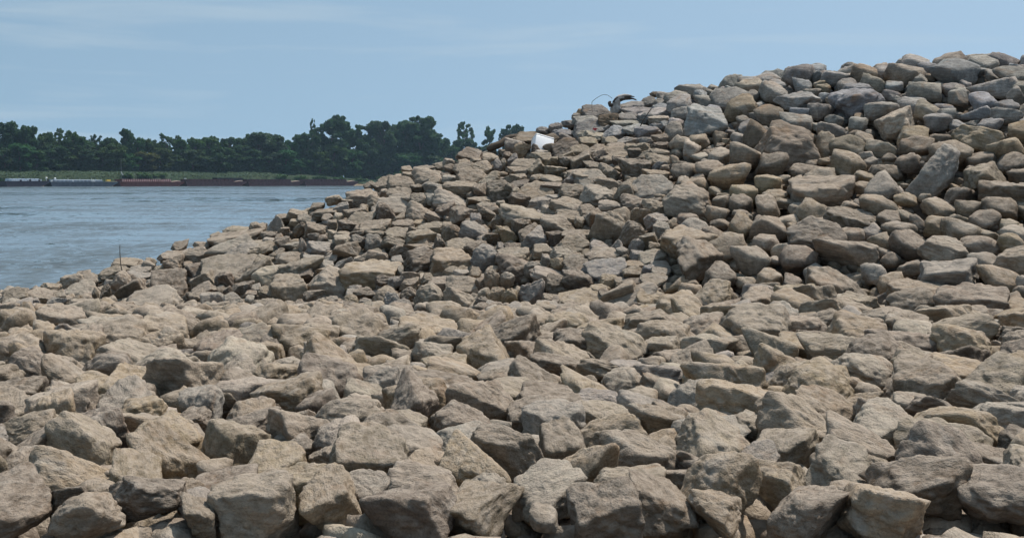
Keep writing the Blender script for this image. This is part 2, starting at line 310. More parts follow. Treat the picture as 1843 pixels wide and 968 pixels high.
for k, sds in (('full', (1, 2, 3, 4)), ('tall', (11, 12, 13)), ('open', (21, 22, 23)), ('umbrella', (31,)), ('snag', (41,))):
    KINDS[k] = [make_tree(k, s) for s in sds]
rng = np.random.default_rng(99)
tree_no = 0
def tree(px, top, wpx, kind, label, off=40, green=None, group='trees of the far bank', var=None):
    global tree_no; tree_no += 1
    off += 12; d = barge_d(px) + off; z0 = far_z(px, off) - .3; Ht = EZ + (HY - top) / F * d - z0; Wt = wpx / F * d
    cr, tr = KINDS[kind][(tree_no if var is None else var) % len(KINDS[kind])]
    r = empty('tree', ((px - CX) / F * d, d, z0), rng.uniform(0, 6.28)); tag(r, label, 'tree', group)
    for nm, me in (('crown', cr), ('trunk', tr)):
        o = obj(nm, me, r); o.scale = (Wt / 16, Wt / 16, Ht / TREE_H[kind] * .985)
        g = green or (.048 + rng.uniform(-.010, .016), .092 + rng.uniform(-.016, .024), .042 + rng.uniform(-.005, .008)); o.color = (*g, 1)
    return r
DK, LT, YG, BG_ = (.038, .078, .040), (.062, .112, .046), (.092, .094, .038), (.055, .088, .056)
for a in [
    (14, 219, 40, 'full', 'high domed tree at the very left end of the far treeline', 44, DK), (47, 228, 40, 'full', 'round dark tree second from the left on the far skyline', 42, DK),
    (86, 238, 30, 'full', 'tree with a sloping shoulder before the ragged twin-tipped tree', 44), (106, 230, 30, 'open', 'ragged twin-tipped tree on the far skyline above the pale barge covers', 48, LT),
    (129, 236, 26, 'full', 'flat-topped tree just past the ragged twin-tipped tree', 44, LT), (152, 247, 30, 'full', 'low even tree between the flat-topped and the sprig-topped trees', 42),
    (173, 241, 30, 'open', 'tree with one thin sprig sticking up above the grey barge', 45, DK), (198, 248, 30, 'full', 'low dark shoulder tree before the pine-like knob', 45, DK),
    (225, 233, 36, 'umbrella', 'tree with a rounded pine-like knob standing above the yellow deck gear', 46, DK), (248, 249, 28, 'full', 'low tree just past the pine-like knob', 44),
    (271, 250, 26, 'full', 'low rounded tree over the middle of the ribbed barge', 43), (300, 238, 30, 'open', 'wispy tree with a leaning tuft over the ribbed barge', 48, LT),
    (319, 243, 26, 'open', 'small wispy tree beside the leaning tuft tree', 46, LT), (327, 252, 34, 'full', 'dense tree filling the gap behind the ribbed barge bow', 42),
    (352, 248, 34, 'full', 'bushy tree above the joint of the ribbed and plain maroon barges', 45, LT), (378, 246, 40, 'full', 'broad bushy tree over the middle of the plain maroon barge', 46, LT),
    (413, 248, 34, 'full', 'medium dark tree over the end of the plain maroon barge', 44, DK), (434, 248, 26, 'tall', 'narrow tree squeezed before the broad hump of treetops', 46),
    (466, 239, 66, 'full', 'broadest rounded tree hump left of the tall grove', 47, BG_), (498, 244, 36, 'full', 'tree on the falling side of the broadest hump', 45, BG_),
    (524, 253, 30, 'full', 'lowest tree in the dip before the tall grove', 43), (553, 240, 48, 'tall', 'dense dark tree at the left foot of the tall grove', 40, DK),
    (563, 211, 19, 'snag', 'thin ragged snag rising beside the tallest crown', 50, LT), (598, 207, 58, 'tall', 'tall spreading crown with sky holes, tallest on the left of the grove', 46, DK),
    (626, 236, 26, 'open', 'thin filler tree between the tallest crown and its right neighbour', 46, DK), (649, 223, 46, 'tall', 'pointed dark tree in the middle of the tall grove', 44, DK),
    (692, 217, 52, 'tall', 'flat-topped tall tree at the centre right of the grove', 42, BG_), (724, 221, 40, 'tall', 'tall tree joining the flat-topped one to the widest crown', 44, DK),
    (756, 207, 68, 'tall', 'widest tall crown ending the grove on its right', 48, DK), (796, 250, 34, 'full', 'low tree in the gap right of the tall grove', 50),
    (837, 218, 38, 'open', 'slender open tree with sky showing through, above the rock skyline', 60, LT), (834, 250, 46, 'full', 'dark bush-like tree at the foot of the slender open tree', 52, DK),
    (882, 224, 30, 'open', 'small lacy tree half hidden behind the rock skyline', 66, LT), (920, 225, 44, 'umbrella', 'umbrella-shaped dark tree just above the rocks by the white box', 66, DK),
    (868, 262, 40, 'full', 'low tree mostly hidden behind rocks under the lacy tree', 60), (812, 262, 34, 'full', 'low light green tree touching the rocks beside the slender tree', 46, LT)]:
    a = (a[0], a[1], a[2] * (1.22 if a[3] in ('full', 'tall') else 1.08), *a[3:])
    tree(*a[:5], off=a[5], green=a[6] if len(a) > 6 else None)
# the nearer, lower row that fills the treeline down to the grass
fill = [(-22, 262, 44), (8, 268, 38), (36, 256, 44), (66, 270, 36), (96, 262, 42), (124, 274, 34), (150, 258, 44), (184, 272, 38), (206, 262, 40), (236, 276, 30), (262, 274, 44), (290, 266, 36), (318, 278, 36),
        (346, 270, 36), (372, 280, 34), (398, 266, 44), (428, 276, 36), (455, 270, 38), (486, 276, 46), (516, 272, 40), (542, 284, 34), (575, 276, 38), (602, 262, 40), (634, 272, 38), (664, 262, 36), (700, 284, 38), (735, 276, 44), (775, 278, 40)]
where = ['beyond the left edge of the picture', 'over the bare mud at the left end of the barges', 'over the dark barge', 'over the pale barge covers', 'over the white vent domes', 'over the start of the grey barge', 'over the middle of the grey barge',
         'over the grey barge deck pipes', 'behind the leaning white pole', 'just past the leaning white pole', 'with a brownish crown over the ribbed barge', 'over the ribbed barge right half', 'over the ribbed barge bow', 'at the white post',
         'over the plain maroon barge', 'over the middle of the plain maroon barge', 'over the raised end of the plain maroon barge', 'above the next barge joint', 'with a greyish crown under the broad hump', 'right of the broad hump',
         'below the dip in the skyline', 'at the foot of the dense dark tree', 'under the tallest crown', 'at the last barge joint', 'under the pointed dark tree', 'with pale leaves under the flat-topped tall tree', 'under the tall joining tree', 'under the widest tall crown']
for i, (px, top, wp) in enumerate(fill):
    g = YG if i == 10 else BG_ if i in (18, 25) else None
    tree(px, top + rng.uniform(-3, 3), wp * 1.25, 'full', 'lower front-row tree ' + where[i], off=32 + rng.uniform(-2, 5), green=g, group='lower front row of far trees')
# the wood behind, one mass
lob = []
for px in np.arange(-260, 1250, 7):
    top = np.interp(px, [-300, 0, 200, 400, 500, 560, 760, 800, 860, 940, 1300], [245, 246, 256, 256, 256, 246, 244, 268, 272, 262, 262])
    for j in range(11):
        d = barge_d(px) + rng.uniform(74, 92); py = rng.uniform(top + 6, 320 if px < 520 else 331); s = rng.uniform(2.2, 4.0); p = P(px + rng.uniform(-5, 5), py, d); lob.append((tuple(p), (s, s, s * .85)))
V, Fc = lobes_to_leaves(lob, 24, 1.5)
o = obj('woodland', fastmesh('woodland', V, Fc, M_leaf)); o.color = (.032, .056, .027, 1); tag(o, 'dense dark wood behind the far treeline', 'wood', kind='stuff')
# shrubs on the grassy bank
shrubs = [(1, 312, 16, 16, 'dark bush at the left end of the far bank beside bare mud', DK), (228, 307, 22, 24, 'bush right of the leaning white pole on the grass', LT), (258, 305, 26, 24, 'largest rounded bush on the grass above the ribbed barge', LT),
          (285, 309, 26, 26, 'low spreading bush above the middle of the ribbed barge', LT), (508, 310, 24, 24, 'low bush on the grass above the last barge but one', LT), (540, 312, 22, 24, 'low bush above the last barge joint', LT),
          (575, 314, 26, 26, 'bush on the bank below the tallest crown', LT), (612, 312, 22, 22, 'bush on the bank left of the rock slope', LT), (650, 318, 24, 26, 'bush on the bank at the end of the last barge', LT),
          (690, 312, 26, 26, 'light green bush touching the rocks below the flat-topped tall tree', LT), (722, 300, 30, 26, 'bright bush above the pointed rock on the rock skyline', LT), (790, 285, 34, 26, 'light bush at the rocks below the low gap trees', LT)]
def make_bush(seed):
    global rng; rng = np.random.default_rng(seed); lb = []
    for i in range(16): a = rng.uniform(0, 6.28); r = 2.6 * math.sqrt(rng.uniform(0, 1)); s = rng.uniform(.9, 1.5); lb.append(((r * math.cos(a), r * math.sin(a), rng.uniform(.5, 3.4) * (1 - r / 5)), (s, s, s * .8)))
    V, Fc = lobes_to_leaves(lb, 170, .6); mb = MB()
    for i in range(5): mb.tube([(rng.normal() * .2, rng.normal() * .2, -.6), tuple(Vector(lb[i][0]) * .6), lb[i][0]], [.09, .06, .03], 4)
    return fastmesh('bush_crown', V, Fc, M_leaf), mesh('bush_stem', mb.v, mb.f, M_bark)
bushes = [make_bush(s) for s in (5, 6, 7)]; rng = np.random.default_rng(3)
for i, (px, top, wp, off, lab, g) in enumerate(shrubs):
    d = barge_d(px) + off; z0 = far_z(px, off) - .2; Hh = max(2.2, EZ + (HY - top) / F * d - z0); r = empty('bush', ((px - CX) / F * d, d, z0), i * 1.3); tag(r, lab, 'bush', 'bushes on the far bank')
    for nm, me in zip(('crown', 'stem'), bushes[i % 3]):
        o = obj(nm, me, r); o.scale = (wp / F * d / 6.2, wp / F * d / 6.2, Hh / 4.3); o.color = (*[c * 1.05 for c in g], 1)
# grass of the far bank
k = 26000; px = rng.uniform(-60, 800, k); of = rng.uniform(17, 44, k); C = np.array([((p - CX) / F * (barge_d(p) + o_), barge_d(p) + o_, far_z(p, o_) + rng.uniform(.1, .7)) for p, o_ in zip(px, of)])
V, Fc = quads(C, rng.normal(size=(k, 3)) * .3 + np.array((0, -.4, 1)), rng.uniform(.5, 1.1, k))
def grass_material():
    m, t, b = newmat('grass'); l = t.links.new; geo = N(t, 'ShaderNodeNewGeometry'); n1 = N(t, 'ShaderNodeTexNoise'); n1.inputs['Scale'].default_value = .05; n1.inputs['Detail'].default_value = 6; l(geo.outputs['Position'], n1.inputs['Vector'])
    g = N(t, 'ShaderNodeValToRGB'); g.color_ramp.elements[0].position = .36; g.color_ramp.elements[1].position = .66; g.color_ramp.elements[0].color = (.027, .058, .027, 1); g.color_ramp.elements[1].color = (.038, .063, .029, 1); l(n1.outputs[0], g.inputs[0]); l(g.outputs[0], b.inputs['Base Color']); b.inputs['Roughness'].default_value = .8
    return m
tag(obj('grass', fastmesh('grass', V, Fc, grass_material())), 'tall grass and weeds on the far bank', 'grass', kind='stuff')

# ------------------------------------------------------------------ barges
def rust(name, c, v=.3): return plain(name, c, .75, v, .7, .15, .2)
M_nav, M_gry, M_mar, M_mar2, M_dk = rust('navy_hull', (.055, .046, .065)), rust('grey_hull', (.095, .108, .135)), rust('maroon_hull', (.135, .046, .046)), rust('dull_maroon_hull', (.105, .050, .054)), rust('dark_steel', (.025, .024, .030))  # last one: plain dark steel for winches, raised cover, bitts and post
M_cov, M_rib, M_wht, M_yel, M_tan = plain('pale_cover', (.55, .61, .68), .5, .12, .5), plain('pink_rib', (.60, .36, .33), .7, .3, 1), plain('white_paint', (.78, .78, .76), .5, .08, 3), plain('yellow_paint', (.65, .47, .10), .5, .15, 2), plain('tan_deck', (.36, .26, .22), .8, .3, 1)
def barge(px0, px1, label, hull_mat, hz, style):
    a = P(px0, HY, barge_d(px0)); b = P(px1, HY, barge_d(px1)); a.z = b.z = 0; v = b - a; Lb = v.length; r = empty('barge', a, math.atan2(v.y, v.x)); tag(r, label, 'barge', 'barges moored along the far bank'); B = 10.6
    rk = 5.5
    h = MB().prism([(0, hz), (1.2, -.4), (Lb - rk, -.4), (Lb - .6, hz - .9), (Lb - .5, hz)], 0, B).build('hull', hull_mat, r)
    MB().box(.2, Lb - .9, -.16, -.003, hz - .32, hz - .08).build('rub_rail', hull_mat, h)
    n = max(6, int(Lb / 4.2))
    if style == 'cover':
        for i in range(7):
            x0 = 4.0 + i * (Lb - 8) / 7; x1 = x0 + (Lb - 8) / 7 - .35; MB().prism([(x0, hz + .02), (x1, hz + .02), (x1, hz + 1.0), (x0 + .4, hz + 1.05)], 1.4, 5.0).build('hatch_cover', M_cov, r)
            MB().prism([(x0, hz + .02), (x1, hz + .02), (x1, hz + 1.35), (x0 + .4, hz + 1.4)], 5.1, 9.2).build('hatch_cover', M_cov, r)
        for i in range(4): MB().box(9 + i * 5.6, 9.9 + i * 5.6, .5, 1.2, hz + .02, hz + .75 + .2 * (i % 2)).build('winch', M_dk, r)
    elif style == 'tank':
        MB().prism([(2, hz + .02), (Lb - 9, hz + .02), (Lb - 9.6, hz + 1.1), (2.5, hz + 1.35)], 2.2, 8.4).build('trunk_deck', plain('blue_grey_deck', (.24, .29, .36), .6, .2, .5), r)
        for i in range(12):
            x = 4 + i * (Lb - 16) / 11; MB().box(x, x + .18, 1.5, 1.7, hz + .02, hz + 1.5 + .5 * ((i * 5) % 3 == 0)).build('vent_pipe', M_cov if i % 3 else M_wht, r)
        MB().tube([(3, 1.75, hz + .95), (Lb * .5, 1.75, hz + 1.0), (Lb - 10, 1.75, hz + .85)], [.16] * 3, 6).build('deck_pipe', M_cov, r)
        for x in (1.2, Lb * .33): MB().box(x, x + 1.1, 1.8, 2.9, hz + .02, hz + 1.1).build('pump', M_wht, r)
        for i, x in enumerate((26.5, Lb * .63)): MB().box(x, x + 1.1, .7, 1.5, hz + .02, hz + .55).build('deck_box', M_wht, r)
        MB().box(Lb - 7, Lb - 4.6, 1.2, 3.2, hz + .02, hz + 1.3).build('deck_winch', M_yel, r); MB().box(Lb - 8, Lb - 1.2, .2, 1.0, hz + .02, hz + .35).build('bow_rail', plain('straw_paint', (.62, .52, .30), .6, .2, 2), r)
    else:
        x0, x1 = (1.5, Lb - 9.5)
        c = MB(); c.box(x0, x1, .75, .95, hz + .02, hz + 1.55); c.box(x0, x1, B - .95, B - .75, hz + .02, hz + 1.55); c.box(x0, x0 + .2, .96, B - .96, hz + .02, hz + 1.5); c.box(x1 - .2, x1, .96, B - .96, hz + .02, hz + 1.5)
        c.build('coaming', M_mar if style == 'ribbed' else hull_mat, r)
        if style == 'ribbed':
            k = 23
            for i in range(k): x = x0 + .6 + i * (x1 - x0 - 1.4) / (k - 1); MB().prism([(x, hz + .05), (x + .8, hz + .05), (x + .8, hz + 1.6 - .25 * ((i * 7) % 5 == 1)), (x + .1, hz + 1.6 - .25 * ((i * 7) % 5 == 1))], .45, .74).build('rib', M_rib, r)
        else:
            k = 12
            for i in range(k): x = x0 + 1 + i * (x1 - x0 - 2.4) / (k - 1); MB().prism([(x, hz + .05), (x + .2, hz + .05), (x + .2, hz + 1.45)], .3, .74).build('rib', hull_mat, r)
        MB().prism([(Lb - 8.4, hz + .02), (Lb - 2.6, hz + .02), (Lb - 3.2, hz + .75), (Lb - 5, hz + .55)], .5, 4.5).build('bow_locker', M_tan, r)
        if style == 'raised': MB().box(Lb - 20, Lb - 1.5, 3.2, 9.5, hz + .03, hz + 2.35).build('raised_cover', M_dk, r)
    for x in (1.6, Lb * .5, Lb - 2.2): MB().tube([(x, .3, hz + .02), (x, .3, hz + .5)], [.18, .2], 8).build('bitt', M_dk, r)
    return r
b1 = barge(10, 90, 'dark navy covered barge with pale hatch covers, leftmost in the row', M_nav, 3.1, 'cover')
b2 = barge(91, 213.5, 'long grey tank barge with pale deck gear and yellow winch', M_gry, 2.75, 'tank')
b3 = barge(215, 333, 'maroon hopper barge with a row of pinkish ribs', M_mar, 2.75, 'ribbed')
b4 = barge(334.5, 445, 'plain maroon hopper barge with a raised dark end', M_mar2, 2.85, 'raised')
b5 = barge(446.5, 547, 'dull maroon hopper barge, second from the rock slope', M_mar2, 2.8, 'hopper')
b6 = barge(548.5, 646, 'dull maroon hopper barge ending behind the rock slope', M_mar2, 2.9, 'hopper')
M_wpole = plain('weathered_white', (.62, .63, .62), .6, .15, 4)
for px, lab in ((83.5, 'white round vent dome nearer the dark barge'), (99, 'white round vent dome over the grey barge')):
    d = barge_d(px) + 5; r = empty('vent_dome', P(px, HY, d)); r.location.z = 3.05 if px < 90 else 2.75; tag(r, lab, 'vent', 'white vent domes'); MB().tube([(0, 0, 0), (0, 0, 1.5)], [.22, .22], 8).build('pedestal', M_wpole, r)
    bm = bmesh.new(); bmesh.ops.create_icosphere(bm, subdivisions=3, radius=.62); bmesh.ops.translate(bm, verts=bm.verts, vec=(0, 0, 1.75)); me = bpy.data.meshes.new('dome'); bm.to_mesh(me); bm.free(); me.materials.append(M_wht); me.shade_smooth(); obj('dome', me, r)
d = barge_d(334) + 2; r = empty('light_post', P(333.4, HY, d)); r.location.z = 2.75; tag(r, 'dark post with white lamp head at the ribbed barge bow', 'post'); MB().tube([(0, 0, 0), (0, 0, 1.7)], [.2, .16], 8).build('post', M_dk, r); MB().box(-.65, .65, -.5, .5, 1.7, 2.25).build('lamp_head', M_wht, r)
d = barge_d(218) + 9; r = empty('signal_mast', P(218, 322, d)); tag(r, 'thin pale mast with a leaning white board, between the grey and ribbed barges', 'mast')
MB().tube([(0, 0, -1), (.05, 0, 6), (-.1, 0, 12.5)], [.05, .04, .025], 6).build('mast', M_wpole, r); MB().prism([(-.3, 4.2), (.1, 4.3), (1.3, 2.4), (.9, 2.2)], -.05, .05).build('board', M_wht, r)

# ------------------------------------------------------------------ rocks: shapes
def ico(sub):
    bm = bmesh.new(); bmesh.ops.create_icosphere(bm, subdivisions=sub, radius=1); V = np.array([v.co[:] for v in bm.verts]); Fc = np.array([[v.index for v in f.verts] for f in bm.faces]); bm.free(); return V / np.linalg.norm(V, axis=1, keepdims=True), Fc
def rock_shape(D, seed, style):
    g = np.random.default_rng(seed); nrm, dist = [], []
    axes = np.eye(3); sq = {'block': (.80, .80, .72), 'slab': (.92, .85, .68), 'wedge': (.9, .8, .7), 'round': (.95, .95, .9)}[style]
    for k in range(3):
        for s in (-1, 1):
            v = axes[k] * s + g.normal(size=3) * (.22 if style != 'wedge' else .30); nrm.append(v / np.linalg.norm(v)); dist.append(sq[k] * g.uniform(.82, 1.1))
    for k in range({'block': 8, 'slab': 9, 'wedge': 7, 'round': 16}[style]):
        v = g.normal(size=3) * np.array((1, 1, .8)); nrm.append(v / np.linalg.norm(v)); dist.append(g.uniform(.80, 1.02))
    if style == 'wedge': v = np.array((g.uniform(-.8, .8), -.5, .8)); nrm.append(v / np.linalg.norm(v)); dist.append(.45)
    kk = {'block': 22, 'slab': 20, 'wedge': 26, 'round': 11}[style] * g.uniform(.8, 1.6)
    A = np.maximum(D @ np.array(nrm).T, 0) / np.array(dist); r = (A ** kk).sum(1) ** (-1 / kk)
    off = Vector(g.uniform(-50, 50, 3)); f1 = np.array([noise.fractal(Vector(d_) * 1.5 + off, 1, 2, 3) for d_ in D]); f2 = np.array([noise.fractal(Vector(d_) * 5 + off, .9, 2, 3) for d_ in D]) if len(D) > 200 else 0
    f3 = np.array([noise.ridged_multi_fractal(Vector(d_) * 1.9 - off, 1, 2, 3, 1, 2) for d_ in D]); f3 = (f3 - f3.mean()) / (f3.std() + 1e-6)
    r = r * (1 + .10 * f1 + .030 * f2 - .032 * np.clip(f3, -1.2, 1.8))
    V = D * r[:, None]; lo, hi = V.min(0), V.max(0); return (V - (lo + hi) / 2) / (hi - lo)
D5, F5 = ico(5); D3, F3 = ico(3); D4, F4 = ico(4)
STY = ['block'] * 9 + ['slab'] * 8 + ['wedge'] * 7 + ['round'] * 4
ROCKS = [(st, fastmesh('rock_' + st, rock_shape(D5, 100 + i, st), F5, M_rock, True)) for i, st in enumerate(STY)]
LOW4 = [rock_shape(D4, 300 + i, STY[(i * 5) % len(STY)]) for i in range(20)]; LOW3 = [rock_shape(D3, 400 + i, STY[(i * 3) % len(STY)]) for i in range(24)]
by_style = {s: [m for st, m in ROCKS if st == s] for s in set(STY)}
def orient(tilt, pitch, yaw): return Matrix.Rotation(-tilt, 3, 'Y') @ Matrix.Rotation(pitch, 3, 'X') @ Matrix.Rotation(yaw, 3, 'Z')
rr = random.Random(11)
stuff = []                                    # (matrix3, location, shape, faces, colour)
def vary(t, k=.22):
    c = TONE[t]; f = 1 + rr.uniform(-k, k); return (c[0] * f * (1 + rr.uniform(-.03, .03)), c[1] * f, c[2] * f * (1 + rr.uniform(-.05, .05)), 1)

